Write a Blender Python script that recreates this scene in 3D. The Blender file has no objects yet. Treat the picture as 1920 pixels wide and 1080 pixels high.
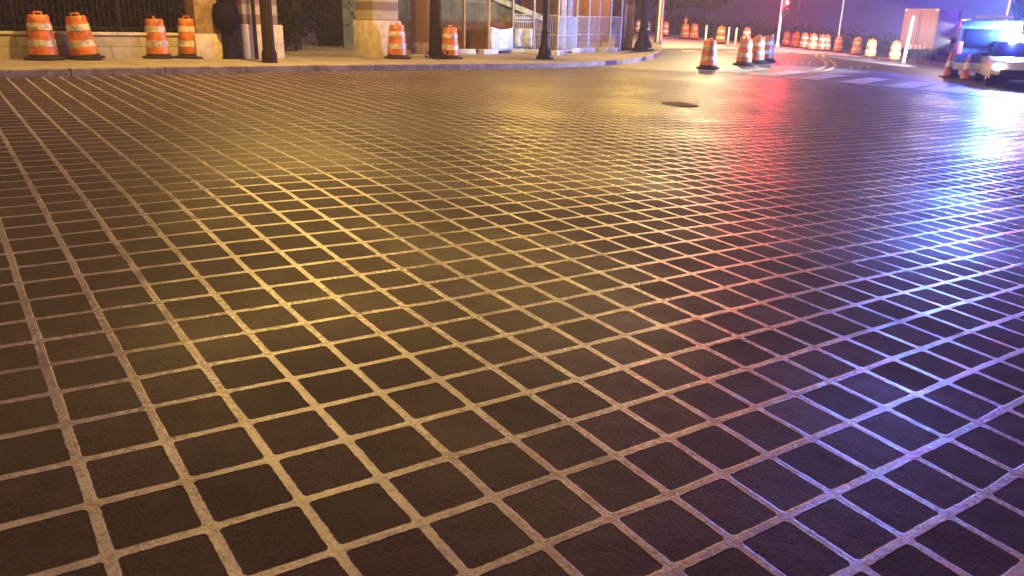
import bpy, bmesh, math, random
from math import sin, cos, radians as R, pi
from mathutils import Vector, Matrix
random.seed(7)
scene = bpy.context.scene
col = scene.collection
# ------------------------------------------------------------------ camera
F_PX = 1457.0; PITCH = R(18.5); ROLL = R(1.2)
CAM = Vector((0, 0, 1.55))
FW = Vector((0, cos(PITCH), -sin(PITCH)))
_R0 = Vector((1, 0, 0)); _U0 = Vector((0, sin(PITCH), cos(PITCH)))
RT = _R0*cos(ROLL)+_U0*sin(ROLL); UP = _U0*cos(ROLL)-_R0*sin(ROLL)
cd = bpy.data.cameras.new('camera'); cam = bpy.data.objects.new('camera', cd); col.objects.link(cam)
cd.sensor_width = 36; cd.lens = 36*F_PX/1920; cd.clip_start = .05; cd.clip_end = 2000
cam.matrix_world = Matrix(((RT.x, UP.x, -FW.x, CAM.x), (RT.y, UP.y, -FW.y, CAM.y), (RT.z, UP.z, -FW.z, CAM.z), (0, 0, 0, 1)))
cd.dof.use_dof = True; cd.dof.focus_distance = 3.6; cd.dof.aperture_fstop = 6.5
scene.camera = cam
# ------------------------------------------------------------------ terrain: the paved ground is not flat; a cubic B-spline height field
UU, VV, HH, NU, NV = -2.1, -.5, .2, 28, 23
WZ = [642,634,626,619,614,611,611,615,625,642,665,694,731,774,824,882,948,1023,1107,1199,1297,1401,1508,596,587,579,572,567,564,565,570,580,598,623,655,694,740,794,857,930,1012,1104,1204,1311,1422,1536,549,540,532,525,520,517,518,524,535,554,580,616,658,706,762,830,910,1001,1101,1210,1326,1445,1567,501,493,484,477,472,470,472,479,491,510,536,574,621,669,728,802,890,989,1099,1218,1343,1473,1604,452,444,435,428,422,421,425,434,449,468,492,530,580,627,692,773,869,978,1099,1229,1365,1506,1648,400,392,385,377,370,369,376,391,410,431,454,488,535,587,656,744,849,969,1101,1243,1392,1545,1700,342,337,331,323,316,313,323,349,376,396,420,450,494,549,622,715,829,960,1106,1263,1426,1592,1761,277,276,273,267,258,252,266,309,345,365,384,411,451,508,583,683,808,955,1116,1288,1466,1647,1830,201,205,207,206,198,188,216,284,313,329,343,365,401,455,534,647,790,954,1132,1320,1513,1710,1907,112,120,127,131,126,124,164,251,271,280,291,311,347,403,490,618,778,959,1154,1359,1568,1779,1990,7,19,29,29,28,62,61,139,189,212,228,252,293,359,460,601,774,971,1183,1404,1628,1853,2077,-113,-97,-82,-70,-45,-13,23,73,108,133,155,186,236,315,430,585,774,988,1218,1454,1691,1927,2162,-246,-226,-208,-194,-178,-114,-32,-5,22,48,76,114,174,264,395,567,776,1009,1256,1506,1754,1998,2240,-387,-361,-334,-305,-263,-193,-130,-98,-69,-39,-5,41,107,206,350,543,776,1033,1296,1557,1811,2058,2302,-535,-499,-462,-420,-368,-306,-249,-206,-168,-129,-86,-32,41,145,298,513,777,1058,1334,1599,1853,2099,2340,-686,-642,-596,-546,-490,-431,-374,-322,-273,-222,-166,-99,-17,91,246,486,783,1083,1362,1623,1871,2109,2342,-840,-790,-738,-683,-625,-565,-505,-445,-384,-318,-245,-161,-62,61,226,479,797,1098,1362,1613,1850,2076,2298,-998,-943,-887,-829,-768,-706,-641,-574,-501,-422,-331,-225,-99,52,241,488,788,1065,1308,1551,1777,1989,2197,-1160,-1102,-1043,-982,-919,-854,-785,-710,-629,-537,-430,-304,-154,20,216,440,695,942,1185,1424,1638,1836,2032,-1326,-1266,-1204,-1142,-1077,-1009,-936,-857,-768,-668,-551,-415,-254,-72,112,307,540,798,1028,1233,1425,1612,1800,-1495,-1433,-1371,-1307,-1241,-1171,-1096,-1014,-923,-819,-701,-567,-415,-252,-90,81,299,579,791,962,1137,1320,1507,-1667,-1605,-1542,-1477,-1410,-1340,-1265,-1183,-1092,-992,-880,-757,-625,-488,-351,-207,-31,193,399,588,778,971,1164,-1842,-1780,-1717,-1652,-1586,-1516,-1443,-1363,-1277,-1184,-1084,-977,-866,-755,-643,-526,-393,-238,-50,166,377,582,784,-2019,-1957,-1895,-1832,-1767,-1699,-1629,-1555,-1476,-1393,-1307,-1217,-1127,-1037,-947,-852,-746,-619,-451,-245,-33,176,380,-2198,-2137,-2076,-2014,-1952,-1888,-1822,-1755,-1685,-1614,-1542,-1470,-1398,-1327,-1253,-1174,-1082,-967,-816,-633,-435,-234,-34,-2378,-2319,-2259,-2200,-2141,-2081,-2022,-1962,-1902,-1844,-1786,-1729,-1674,-1618,-1559,-1491,-1409,-1303,-1169,-1007,-828,-639,-449,-2559,-2502,-2445,-2388,-2332,-2278,-2225,-2173,-2124,-2078,-2034,-1992,-1951,-1909,-1862,-1805,-1732,-1637,-1518,-1374,-1212,-1039,-860,-2742,-2686,-2630,-2577,-2525,-2476,-2430,-2387,-2348,-2314,-2284,-2256,-2229,-2200,-2164,-2118,-2055,-1972,-1866,-1740,-1594,-1434,-1267]
X0, Y0, TH, CELL = -1.14497, 1.87126, 0.626546, 0.286425
def _b(t): return ((1-t)**3/6, (3*t**3-6*t*t+4)/6, (-3*t**3+3*t*t+3*t+1)/6, t**3/6)
def gz(x, y):
    u = (math.asinh(x/6)-UU)/HH; v = (math.asinh(y/6)-VV)/HH
    u = min(max(u, 1), NU-2.001); v = min(max(v, 1), NV-2.001)
    i = int(u); j = int(v); bu = _b(u-i); bv = _b(v-j); s = 0
    for a in range(4):
        for b in range(4): s += bu[a]*bv[b]*WZ[(i-1+a)*NV+j-1+b]
    return s/1000
def pix(p):
    d = Vector(p)-CAM; w = d.dot(FW); return 960+F_PX*d.dot(RT)/w, 540-F_PX*d.dot(UP)/w
def ray(px, py): return FW+RT*((px-960)/F_PX)-UP*((py-540)/F_PX)
def at(px, py, f=None):
    f = f or gz; d = ray(px, py); s = 1.5; ps = s
    while s < 160:
        q = CAM+d*s
        if q.z < f(q.x, q.y):
            lo, hi = ps, s
            for _ in range(30):
                m = (lo+hi)/2; q = CAM+d*m
                if q.z < f(q.x, q.y): hi = m
                else: lo = m
            return CAM+d*lo
        ps = s; s *= 1.02
    return CAM+d*160
# ------------------------------------------------------------------ sidewalk zone
KERB = [(-24, -2.5), (-18, 4.4), (-13, 10.3), (-9.35, 14.49), (-7.11, 16.9), (-4.33, 19.9), (-1.39, 23.4), (1.24, 26.3), (2.85, 28.6), (4.32, 31.03), (5.57, 33.9), (6.6, 37.2), (7.2, 40.5), (7.6, 45), (8.2, 55), (10.5, 78), (14, 110)]
BACK = [(-60, 12), (-50, 24), (-42, 34), (-37, 42), (-33, 48), (-29, 54), (-24, 60), (-19, 64), (-14, 68), (-9, 72), (-4, 76), (-1, 80), (1, 84), (3, 90), (5, 96), (7, 104), (10, 118)]
def catmull(P, n):
    out = []
    for i in range(len(P)-1):
        p0 = Vector(P[max(i-1, 0)]); p1 = Vector(P[i]); p2 = Vector(P[i+1]); p3 = Vector(P[min(i+2, len(P)-1)])
        for k in range(n):
            t = k/n
            out.append(.5*((2*p1)+(p2-p0)*t+(2*p0-5*p1+4*p2-p3)*t*t+(3*p1-p0-3*p2+p3)*t**3))
    out.append(Vector(P[-1])); return out
KL = catmull(KERB, 8)
def kdist(x, y):
    best = 1e9; sg = 1; p = Vector((x, y))
    for a, b in zip(KL[:-1], KL[1:]):
        ab = b-a; t = max(0, min(1, (p-a).dot(ab)/ab.length_squared)); q = a+ab*t; d = (p-q).length
        if d < best: best = d; sg = 1 if ab.x*(p.y-a.y)-ab.y*(p.x-a.x) > 0 else -1
    return best*sg
def soff(d): return .035+.115*math.exp(-max(d, 0)/1.4)
def sz(x, y): return gz(x, y)+soff(kdist(x, y))
def ats(px, py):
    q = at(px, py)
    for _ in range(4):
        o = soff(kdist(q.x, q.y)) if kdist(q.x, q.y) > 0 else 0
        q = at(px, py, lambda x, y: gz(x, y)+o)
    return q
# ------------------------------------------------------------------ materials
def new_mat(name):
    m = bpy.data.materials.new(name); m.use_nodes = True; nt = m.node_tree; bs = nt.nodes['Principled BSDF']; return m, nt, bs
class N:
    def __init__(s, nt): s.nt = nt
    def node(s, t, **k):
        n = s.nt.nodes.new(t)
        for a, b in k.items(): setattr(n, a, b)
        return n
    def put(s, sock, v):
        if isinstance(v, bpy.types.NodeSocket): s.nt.links.new(v, sock)
        else: sock.default_value = v
    def m(s, op, a, b=0, c=0, clamp=False):
        n = s.node('ShaderNodeMath', operation=op, use_clamp=clamp)
        s.put(n.inputs[0], a); s.put(n.inputs[1], b); s.put(n.inputs[2], c); return n.outputs[0]
    def mix(s, f, a, b):
        n = s.node('ShaderNodeMix', data_type='RGBA'); s.put(n.inputs[0], f)
        for i, v in ((6, a), (7, b)): s.put(n.inputs[i], (*v, 1) if isinstance(v, tuple) and len(v) == 3 else v)
        return n.outputs[2]
    def mixf(s, f, a, b):
        n = s.node('ShaderNodeMix', data_type='FLOAT'); s.put(n.inputs[0], f); s.put(n.inputs[2], a); s.put(n.inputs[3], b); return n.outputs[0]
    def noise(s, vec, scale, det=3, rough=.5, w=None):
        n = s.node('ShaderNodeTexNoise'); s.put(n.inputs['Vector'], vec); n.inputs['Scale'].default_value = scale
        n.inputs['Detail'].default_value = det; n.inputs['Roughness'].default_value = rough; return n.outputs['Fac']
    def ramp(s, v, lo, hi):
        n = s.node('ShaderNodeMapRange', interpolation_type='SMOOTHSTEP'); s.put(n.inputs[0], v)
        n.inputs[1].default_value = lo; n.inputs[2].default_value = hi; return n.outputs[0]
    def pos(s): return s.node('ShaderNodeNewGeometry').outputs['Position']
    def obj(s): return s.node('ShaderNodeTexCoord').outputs['Object']
    def bump(s, h, st, dist=1.0, nrm=None):
        n = s.node('ShaderNodeBump'); n.inputs['Strength'].default_value = st; n.inputs['Distance'].default_value = dist
        s.put(n.inputs['Height'], h)
        if nrm is not None: s.put(n.inputs['Normal'], nrm)
        return n.outputs[0]
def plain(name, c, rough=.6, metal=0, var=.25, scale=6, bump=.2, coat=0, spec=.5, world=False):
    m, nt, bs = new_mat(name); n = N(nt); o = n.pos() if world else n.obj()
    f = n.noise(o, scale, 5, .6); g = n.noise(o, scale*7, 3)
    d = tuple(x*(1-var) for x in c); e = tuple(min(1, x*(1+var*.7)) for x in c)
    n.put(bs.inputs['Base Color'], n.mix(n.ramp(f, .3, .7), d, e))
    n.put(bs.inputs['Roughness'], n.m('ADD', n.m('MULTIPLY', g, .25), rough-.12))
    bs.inputs['Metallic'].default_value = metal; bs.inputs['Coat Weight'].default_value = coat
    bs.inputs['Specular IOR Level'].default_value = spec
    if bump: n.put(bs.inputs['Normal'], n.bump(g, bump, .01))
    return m
def emit(name, c, s):
    m, nt, bs = new_mat(name); bs.inputs['Base Color'].default_value = (*[min(1, x) for x in c], 1)
    bs.inputs['Emission Color'].default_value = (*c, 1); bs.inputs['Emission Strength'].default_value = s
    return m
# paving: dark imprinted blocks in a light raised grid
def paving_mat():
    m, nt, bs = new_mat('imprinted_paving'); n = N(nt)
    P = n.pos(); sp = n.node('ShaderNodeSeparateXYZ'); n.put(sp.inputs[0], P)
    w1 = n.noise(P, 1.3, 2); w2 = n.noise(P, 1.7, 2)
    wob = n.noise(P, 34, 4, .6)
    X = n.m('ADD', n.m('SUBTRACT', sp.outputs[0], X0), n.m('MULTIPLY', n.m('SUBTRACT', w1, .5), .018))
    Y = n.m('ADD', n.m('SUBTRACT', sp.outputs[1], Y0), n.m('MULTIPLY', n.m('SUBTRACT', w2, .5), .018))
    c, s_ = cos(TH)/CELL, sin(TH)/CELL
    u = n.m('ADD', n.m('MULTIPLY', X, c), n.m('MULTIPLY', Y, s_)); v = n.m('SUBTRACT', n.m('MULTIPLY', Y, c), n.m('MULTIPLY', X, s_))
    fu, fv = n.m('FLOOR', u), n.m('FLOOR', v)
    cu = n.m('SUBTRACT', n.m('SUBTRACT', u, fu), .5); cv = n.m('SUBTRACT', n.m('SUBTRACT', v, fv), .5)
    au, av = n.m('ABSOLUTE', cu), n.m('ABSOLUTE', cv)
    r = .055; hb = .5-.062
    qx = n.m('MAXIMUM', n.m('SUBTRACT', au, hb-r), 0); qy = n.m('MAXIMUM', n.m('SUBTRACT', av, hb-r), 0)
    d = n.m('SUBTRACT', n.m('SQRT', n.m('ADD', n.m('MULTIPLY', qx, qx), n.m('MULTIPLY', qy, qy))), r)
    d = n.m('ADD', d, n.m('MULTIPLY', n.m('SUBTRACT', wob, .5), .036)); d = n.m('ADD', d, n.m('MULTIPLY', n.m('SUBTRACT', n.noise(P, 4.3, 2), .5), .035))
    grout = n.ramp(d, -.008, .010)
    cell = n.node('ShaderNodeCombineXYZ'); n.put(cell.inputs[0], fu); n.put(cell.inputs[1], fv)
    wn = n.node('ShaderNodeTexWhiteNoise', noise_dimensions='2D'); n.put(wn.inputs['Vector'], cell.outputs[0])
    cellv = wn.outputs['Value']; cs = n.node('ShaderNodeSeparateXYZ'); n.put(cs.inputs[0], wn.outputs['Color'])
    # worn places where the light grid has been rubbed away
    wear = n.noise(P, .55, 4, .6); worn = n.m('MULTIPLY', n.ramp(wear, .55, .66), n.ramp(n.noise(P, 5, 3), .38, .6))
    g2 = n.m('MULTIPLY', grout, n.m('SUBTRACT', 1, n.m('MULTIPLY', worn, .75)))
    agg = n.noise(P, 95, 3, .75); agg2 = n.noise(P, 210, 2, .7); lump = n.noise(P, 38, 3, .6); mot = n.noise(P, 9, 4, .6); big = n.noise(P, .35, 3)
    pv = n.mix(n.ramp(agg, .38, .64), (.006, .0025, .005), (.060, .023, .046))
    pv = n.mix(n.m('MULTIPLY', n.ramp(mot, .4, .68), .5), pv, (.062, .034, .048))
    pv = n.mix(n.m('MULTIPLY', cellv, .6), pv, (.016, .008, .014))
    gr = n.mix(n.ramp(mot, .3, .75), (.27, .24, .21), (.40, .365, .325))
    gr = n.mix(n.m('MULTIPLY', n.ramp(agg, .47, .66), .55), gr, (.10, .085, .07))
    gr = n.mix(n.m('MULTIPLY', n.ramp(n.noise(P, 3.1, 5, .65), .48, .66), .55), gr, (.17, .145, .125))
    damp = n.ramp(big, .40, .60)
    st = n.node('ShaderNodeTexVoronoi'); n.put(st.inputs['Vector'], P); st.inputs['Scale'].default_value = 1.7; st.inputs['Randomness'].default_value = 1
    stain = n.m('MULTIPLY', n.ramp(n.noise(P, .7, 5, .7), .50, .64), .45)
    gum = n.m('MULTIPLY', n.ramp(st.outputs['Distance'], .050, .035), n.ramp(lump, .35, .5))
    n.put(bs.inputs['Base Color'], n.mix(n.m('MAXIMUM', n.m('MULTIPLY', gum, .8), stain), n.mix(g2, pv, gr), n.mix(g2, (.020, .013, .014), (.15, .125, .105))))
    rp = n.m('ADD', n.m('MULTIPLY', agg2, .16), n.mixf(damp, .62, .46)); rg = n.m('ADD', n.m('MULTIPLY', lump, .30), n.mixf(damp, .17, .07))
    n.put(bs.inputs['Roughness'], n.mixf(g2, rp, rg))
    n.put(bs.inputs['Specular IOR Level'], n.mixf(g2, .15, .62))
    # heights in metres: block tilt, grid ridge, grit
    tilt = n.m('ADD', n.m('MULTIPLY', cu, n.m('SUBTRACT', cs.outputs[0], .5)), n.m('MULTIPLY', cv, n.m('SUBTRACT', cs.outputs[1], .5)))
    h = n.m('MULTIPLY', tilt, .011)
    h = n.m('ADD', h, n.m('MULTIPLY', n.ramp(d, -.02, .012), .0016))
    h = n.m('ADD', h, n.m('MULTIPLY', n.noise(P, 2.6, 2), .010))
    grit = n.m('ADD', n.m('ADD', n.m('MULTIPLY', agg, .0015), n.m('MULTIPLY', lump, .0016)), n.m('MULTIPLY', agg2, .0006))
    h = n.m('ADD', h, n.m('MULTIPLY', grit, n.mixf(g2, .8, 1.5)))
    n.put(bs.inputs['Normal'], n.bump(h, 1.0, 1.0))
    return m
def asphalt_mat(name, a, b, rough=.5):
    m, nt, bs = new_mat(name); n = N(nt); P = n.pos()
    agg = n.noise(P, 120, 3, .7); mot = n.noise(P, .8, 5, .6)
    c = n.mix(n.ramp(mot, .3, .7), a, b); c = n.mix(n.m('MULTIPLY', n.ramp(agg, .4, .8), .4), c, tuple(x*1.6 for x in b))
    cr = n.noise(P, 3, 6, .7); c = n.mix(n.m('MULTIPLY', n.ramp(n.m('ABSOLUTE', n.m('SUBTRACT', cr, .5)), .012, .0), .5), c, tuple(x*.4 for x in a))
    n.put(bs.inputs['Base Color'], c); n.put(bs.inputs['Roughness'], n.m('ADD', n.m('MULTIPLY', agg, .15), rough-.05))
    n.put(bs.inputs['Normal'], n.bump(n.m('ADD', n.m('MULTIPLY', agg, .0015), n.m('MULTIPLY', mot, .01)), 1, 1))
    return m
def concrete_mat(name, a, b, joint=1.5, rough=.7):
    m, nt, bs = new_mat(name); n = N(nt); P = n.pos(); sp = n.node('ShaderNodeSeparateXYZ'); n.put(sp.inputs[0], P)
    k = R(47); u = n.m('ADD', n.m('MULTIPLY', sp.outputs[0], cos(k)/joint), n.m('MULTIPLY', sp.outputs[1], sin(k)/joint))
    v = n.m('SUBTRACT', n.m('MULTIPLY', sp.outputs[1], cos(k)/joint), n.m('MULTIPLY', sp.outputs[0], sin(k)/joint))
    e = n.m('MAXIMUM', n.m('ABSOLUTE', n.m('SUBTRACT', n.m('FRACT', u), .5)), n.m('ABSOLUTE', n.m('SUBTRACT', n.m('FRACT', v), .5)))
    j = n.ramp(e, .485, .495); mot = n.noise(P, 1.5, 6, .65); g = n.noise(P, 90, 2)
    c = n.mix(n.ramp(mot, .3, .72), a, b); c = n.mix(n.m('MULTIPLY', j, .7), c, tuple(x*.3 for x in a))
    n.put(bs.inputs['Base Color'], c); n.put(bs.inputs['Roughness'], n.m('ADD', n.m('MULTIPLY', mot, .2), rough-.1))
    n.put(bs.inputs['Normal'], n.bump(n.m('SUBTRACT', n.m('MULTIPLY', g, .001), n.m('MULTIPLY', j, .004)), 1, 1))
    return m
def bars_mat(name, a, b, freq, axis=2, w=.5, rough=.7, metal=0):
    m, nt, bs = new_mat(name); n = N(nt); o = n.obj(); sp = n.node('ShaderNodeSeparateXYZ'); n.put(sp.inputs[0], o)
    f = n.ramp(n.m('ABSOLUTE', n.m('SUBTRACT', n.m('FRACT', n.m('MULTIPLY', sp.outputs[axis], freq)), .5)), .5*w-.03, .5*w+.03)
    nz = n.noise(o, 8, 5, .6)
    c = n.mix(f, a, b); c = n.mix(n.m('MULTIPLY', n.ramp(nz, .4, .75), .4), c, tuple(x*.45 for x in a))
    n.put(bs.inputs['Base Color'], c); bs.inputs['Roughness'].default_value = rough; bs.inputs['Metallic'].default_value = metal
    n.put(bs.inputs['Normal'], n.bump(n.m('ADD', n.m('MULTIPLY', f, .3), n.m('MULTIPLY', nz, .5)), .6, .02))
    return m
def stone_mat(name, a, b, rows=3.0, width=1.3):
    m, nt, bs = new_mat(name); n = N(nt); o = n.obj()
    br = n.node('ShaderNodeTexBrick'); mp = n.node('ShaderNodeMapping'); mp.inputs['Rotation'].default_value = (R(90), 0, 0)
    n.put(mp.inputs[0], o); n.put(br.inputs['Vector'], mp.outputs[0]); br.inputs['Scale'].default_value = rows
    br.inputs['Color1'].default_value = (*a, 1); br.inputs['Color2'].default_value = (*b, 1); br.inputs['Mortar'].default_value = (*[x*.4 for x in a], 1)
    br.inputs['Mortar Size'].default_value = .015; br.inputs['Brick Width'].default_value = width; br.inputs['Row Height'].default_value = .5
    nz = n.noise(o, 5, 6, .65)
    c = n.mix(n.m('MULTIPLY', n.ramp(nz, .35, .75), .45), br.outputs['Color'], tuple(x*.5 for x in a))
    n.put(bs.inputs['Base Color'], c); bs.inputs['Roughness'].default_value = .85
    n.put(bs.inputs['Normal'], n.bump(n.noise(o, 30, 4), .4, .02)); return m
def kerb_mat():
    m, nt, bs = new_mat('kerb_stone'); n = N(nt); P = n.pos(); a = n.node('ShaderNodeAttribute', attribute_name='run')
    j = n.ramp(n.m('ABSOLUTE', n.m('SUBTRACT', n.m('FRACT', n.m('MULTIPLY', a.outputs['Fac'], .55)), .5)), .488, .496)
    mot = n.noise(P, 2.2, 6, .7); c = n.mix(n.ramp(mot, .35, .7), (.15, .12, .115), (.30, .25, .235)); c = n.mix(n.m('MULTIPLY', j, .85), c, (.02, .015, .015))
    c = n.mix(n.m('MULTIPLY', n.ramp(n.noise(P, 7, 3), .55, .7), .6), c, (.07, .055, .05))
    n.put(bs.inputs['Base Color'], c); bs.inputs['Roughness'].default_value = .7
    n.put(bs.inputs['Normal'], n.bump(n.m('SUBTRACT', n.m('MULTIPLY', n.noise(P, 30, 4), .006), n.m('MULTIPLY', j, .01)), 1, 1)); return m
M = dict(
 paving=paving_mat(),
 asphalt=asphalt_mat('asphalt', (.035, .03, .036), (.06, .052, .058)),
 road=asphalt_mat('worn_concrete_road', (.24, .23, .23), (.36, .345, .34), .6),
 walk=concrete_mat('sidewalk_concrete', (.17, .145, .11), (.30, .255, .20)),
 kerb=kerb_mat(),
 paint=plain('road_paint', (.26, .24, .23), .7, scale=9, var=.6),
 yellow=plain('yellow_paint', (.30, .21, .09), .7, scale=9, var=.35),
 orange=plain('orange_plastic', (.50, .135, .018), .42, var=.5, scale=4, bump=.15, world=True),
 white=plain('reflective_white_band', (.48, .43, .34), .42, var=.6, scale=5, bump=.15, world=True),
 rubber=plain('black_rubber', (.022, .016, .015), .8, spec=.2),
 black=plain('black_painted_iron', (.008, .006, .008), .55, spec=.25),
 darkpost=plain('brown_black_post', (.012, .005, .0045), .75, spec=.2),
 stone=stone_mat('wall_stone', (.30, .26, .19), (.40, .35, .26), 1.6, 2.2),
 lstone=plain('light_stone', (.50, .42, .30), .8, scale=4, var=.25),
 bandst=bars_mat('banded_stone', (.38, .31, .20), (.20, .12, .075), 1.9, 2, .5, .85),
 brownst=plain('brown_stone', (.26, .17, .11), .85, scale=4, var=.35),
 steel=plain('galvanised_steel', (.55, .55, .57), .32, .9, var=.15),
 steelp=plain('pale_painted_steel', (.36, .39, .48), .5, 0, var=.3),
 conc=plain('pale_concrete', (.42, .46, .54), .7, scale=5, var=.2),
 sheet=plain('pale_sheeting', (.42, .50, .66), .5, scale=4, var=.3, bump=.6),
 plywood=bars_mat('plywood', (.20, .095, .022), (.13, .06, .015), 1.2, 0, .4),
 bark=plain('bark', (.022, .014, .013), .9, spec=.1, scale=9, var=.5, bump=.8),
 leaf=plain('leaves', (.018, .017, .008), .95, scale=3, var=.5, spec=.05),
 leafd=plain('dark_leaves', (.022, .010, .016), .95, scale=1, var=.5, spec=.05),
 green=plain('green_grey_wall', (.10, .115, .085), .8, scale=2.5, var=.35),
 coping=plain('pale_green_coping', (.30, .37, .27), .7, scale=5, var=.2),
 brownwall=plain('brown_render', (.12, .055, .024), .85, scale=1.4, var=.45),
 facade=stone_mat('facade_brick', (.06, .034, .026), (.085, .05, .036), 5, .7),
 winglass=plain('dark_glass', (.01, .01, .013), .12, var=.1, bump=0),
 truckw=bars_mat('white_truck_panel', (.78, .66, .66), (.64, .54, .54), 3.0, 0, .12, .45),
 darkcar=plain('dark_car_paint', (.07, .10, .22), .3, .1, var=.1, bump=0, coat=.8),
 whitecar=plain('white_car_paint', (.6, .62, .66), .3, var=.08, bump=0, coat=.8),
 chrome=plain('chrome', (.7, .7, .72), .15, 1, var=.05, bump=0),
 sign=plain('aluminium_sign_back', (.55, .50, .66), .45, .3, var=.12),
 conewht=plain('cone_collar', (.75, .75, .72), .4, var=.1),
)
# ------------------------------------------------------------------ mesh helpers
class MB:
    def __init__(s): s.bm = bmesh.new()
    def box(s, c, d, rz=0, rot=None):
        mt = Matrix.Translation(c) @ (rot or Matrix.Rotation(rz, 4, 'Z')) @ Matrix.Diagonal((*d, 1))
        r = bmesh.ops.create_cube(s.bm, size=1, matrix=mt); return r['verts']
    def tube(s, a, b, r1, r2=None, n=12, caps=True):
        a, b = Vector(a), Vector(b); r2 = r1 if r2 is None else r2; d = b-a
        q = d.to_track_quat('Z', 'Y').to_matrix().to_4x4()
        bmesh.ops.create_cone(s.bm, cap_ends=caps, segments=n, radius1=r1, radius2=r2, depth=d.length, matrix=Matrix.Translation((a+b)/2) @ q)
        return s
    def lathe(s, prof, c=(0, 0, 0), n=24):
        rings = []
        for r, z in prof:
            rings.append([s.bm.verts.new((c[0]+r*cos(2*pi*k/n), c[1]+r*sin(2*pi*k/n), c[2]+z)) for k in range(n)] if r > 1e-5 else [s.bm.verts.new((c[0], c[1], c[2]+z))])
        for A, B in zip(rings[:-1], rings[1:]):
            for k in range(n):
                k2 = (k+1) % n
                if len(A) == 1 and len(B) == 1: continue
                if len(A) == 1: f = (A[0], B[k2], B[k])
                elif len(B) == 1: f = (A[k], A[k2], B[0])
                else: f = (A[k], A[k2], B[k2], B[k])
                s.bm.faces.new(f)
        return s
    def ball(s, c, r, sc=(1, 1, 1)):
        bmesh.ops.create_icosphere(s.bm, subdivisions=2, radius=r, matrix=Matrix.Translation(c) @ Matrix.Diagonal((*sc, 1))); return s
    def prism(s, pts, d0, d1, axis='y'):
        # pts: outline in (a, z); extruded between d0 and d1 along the axis
        mk = (lambda a, z, d: (a, d, z)) if axis == 'y' else (lambda a, z, d: (d, a, z))
        A = [s.bm.verts.new(mk(a, z, d0)) for a, z in pts]; B = [s.bm.verts.new(mk(a, z, d1)) for a, z in pts]
        s.bm.faces.new(A); s.bm.faces.new(B[::-1])
        for k in range(len(pts)):
            k2 = (k+1) % len(pts); s.bm.faces.new((A[k2], A[k], B[k], B[k2]))
        return s
    def build(s, name, mat, parent=None, bevel=0, smooth=True, loc=None, rz=0):
        if bevel: bmesh.ops.bevel(s.bm, geom=[e for e in s.bm.edges], offset=bevel, segments=2, affect='EDGES', profile=.6, clamp_overlap=True)
        bmesh.ops.recalc_face_normals(s.bm, faces=s.bm.faces)
        me = bpy.data.meshes.new(name); s.bm.to_mesh(me); s.bm.free()
        if smooth:
            for p in me.polygons: p.use_smooth = True
            me.set_sharp_from_angle(angle=R(38))
        me.materials.append(mat); o = bpy.data.objects.new(name, me); col.objects.link(o)
        if parent is not None: o.parent = parent
        if loc is not None: o.location = loc
        o.rotation_euler[2] = rz
        return o
def thing(name, label, cat, loc=(0, 0, 0), rz=0, group=None):
    o = bpy.data.objects.new(name, None); col.objects.link(o); o.location = loc; o.rotation_euler = (0, 0, rz)
    o['label'] = label; o['category'] = cat
    if group: o['group'] = group
    return o
def tag(o, label, cat, group=None):
    o['label'] = label; o['category'] = cat
    if group: o['group'] = group
    return o
def dup(root, loc, rz, label, tilt=None):
    r = root.copy(); col.objects.link(r); r.location = loc; r.rotation_euler = (tilt[0] if tilt else 0, tilt[1] if tilt else 0, rz); r['label'] = label
    for ch in list(root.children):
        c = ch.copy(); col.objects.link(c); c.parent = r
        for g in ch.children:
            d = g.copy(); col.objects.link(d); d.parent = c
    return r
def struct(bm, name, mat, smooth=True):
    me = bpy.data.meshes.new(name); bm.to_mesh(me); bm.free()
    for p in me.polygons: p.use_smooth = smooth
    me.materials.append(mat); o = bpy.data.objects.new(name, me); col.objects.link(o); o['kind'] = 'structure'; return o
M['orangeply'] = plain('orange_boards', (.20, .08, .022), .7, var=.3)
P_L1, P_L2, P_L3, P_L4, P_L5, P_L6 = 7200, 8500, 1400, 900, 300, 3600
P_RED, P_BLUE, P_CYAN, P_FENCE, P_BARRELS, P_ORN = 3600, 10000, 3000, 13000, 60000, 2300
P_RED_FILL = 1600; P_BLUE_SPOT = 9000
HAZE = .0018; WORLD = 1.2; SKYMIX = .02; EXPO = 0
# ------------------------------------------------------------------ ground sheets (one shared tessellation, each sheet 4 mm or more above the one below)
STEP = .03
def sheet(name, mat, off, a0, a1, b0, b1, clips=()):
    bm = bmesh.new(); rows = []
    i0, i1, j0, j1 = int(a0/STEP), int(a1/STEP), int(b0/STEP), int(b1/STEP)
    for i in range(i0, i1+1):
        x = 6*math.sinh(i*STEP); r = []
        for j in range(j0, j1+1):
            y = 6*math.sinh(j*STEP); r.append(bm.verts.new((x, y, gz(x, y)+off)))
        rows.append(r)
    for A, B in zip(rows[:-1], rows[1:]):
        for k in range(len(A)-1): bm.faces.new((A[k], B[k], B[k+1], A[k+1]))
    for p, nn in clips:
        bmesh.ops.bisect_plane(bm, geom=bm.verts[:]+bm.edges[:]+bm.faces[:], plane_co=(*p, 0), plane_no=(*nn, 0), clear_outer=True)
    return struct(bm, name, mat)
sheet('ground', M['asphalt'], 0, -4.0, 4.2, -1.2, 4.2)
XW = Vector((.747, -.665)); XN = Vector((.665, .747))          # along the crosswalk, across it
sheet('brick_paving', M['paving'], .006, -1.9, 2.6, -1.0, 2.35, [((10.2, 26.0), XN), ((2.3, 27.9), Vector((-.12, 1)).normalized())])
sheet('far_road', M['road'], .008, .6, 4.1, 1.9, 4.1, [((8.0, 42.0), Vector((.40, -.92)).normalized())])
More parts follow.
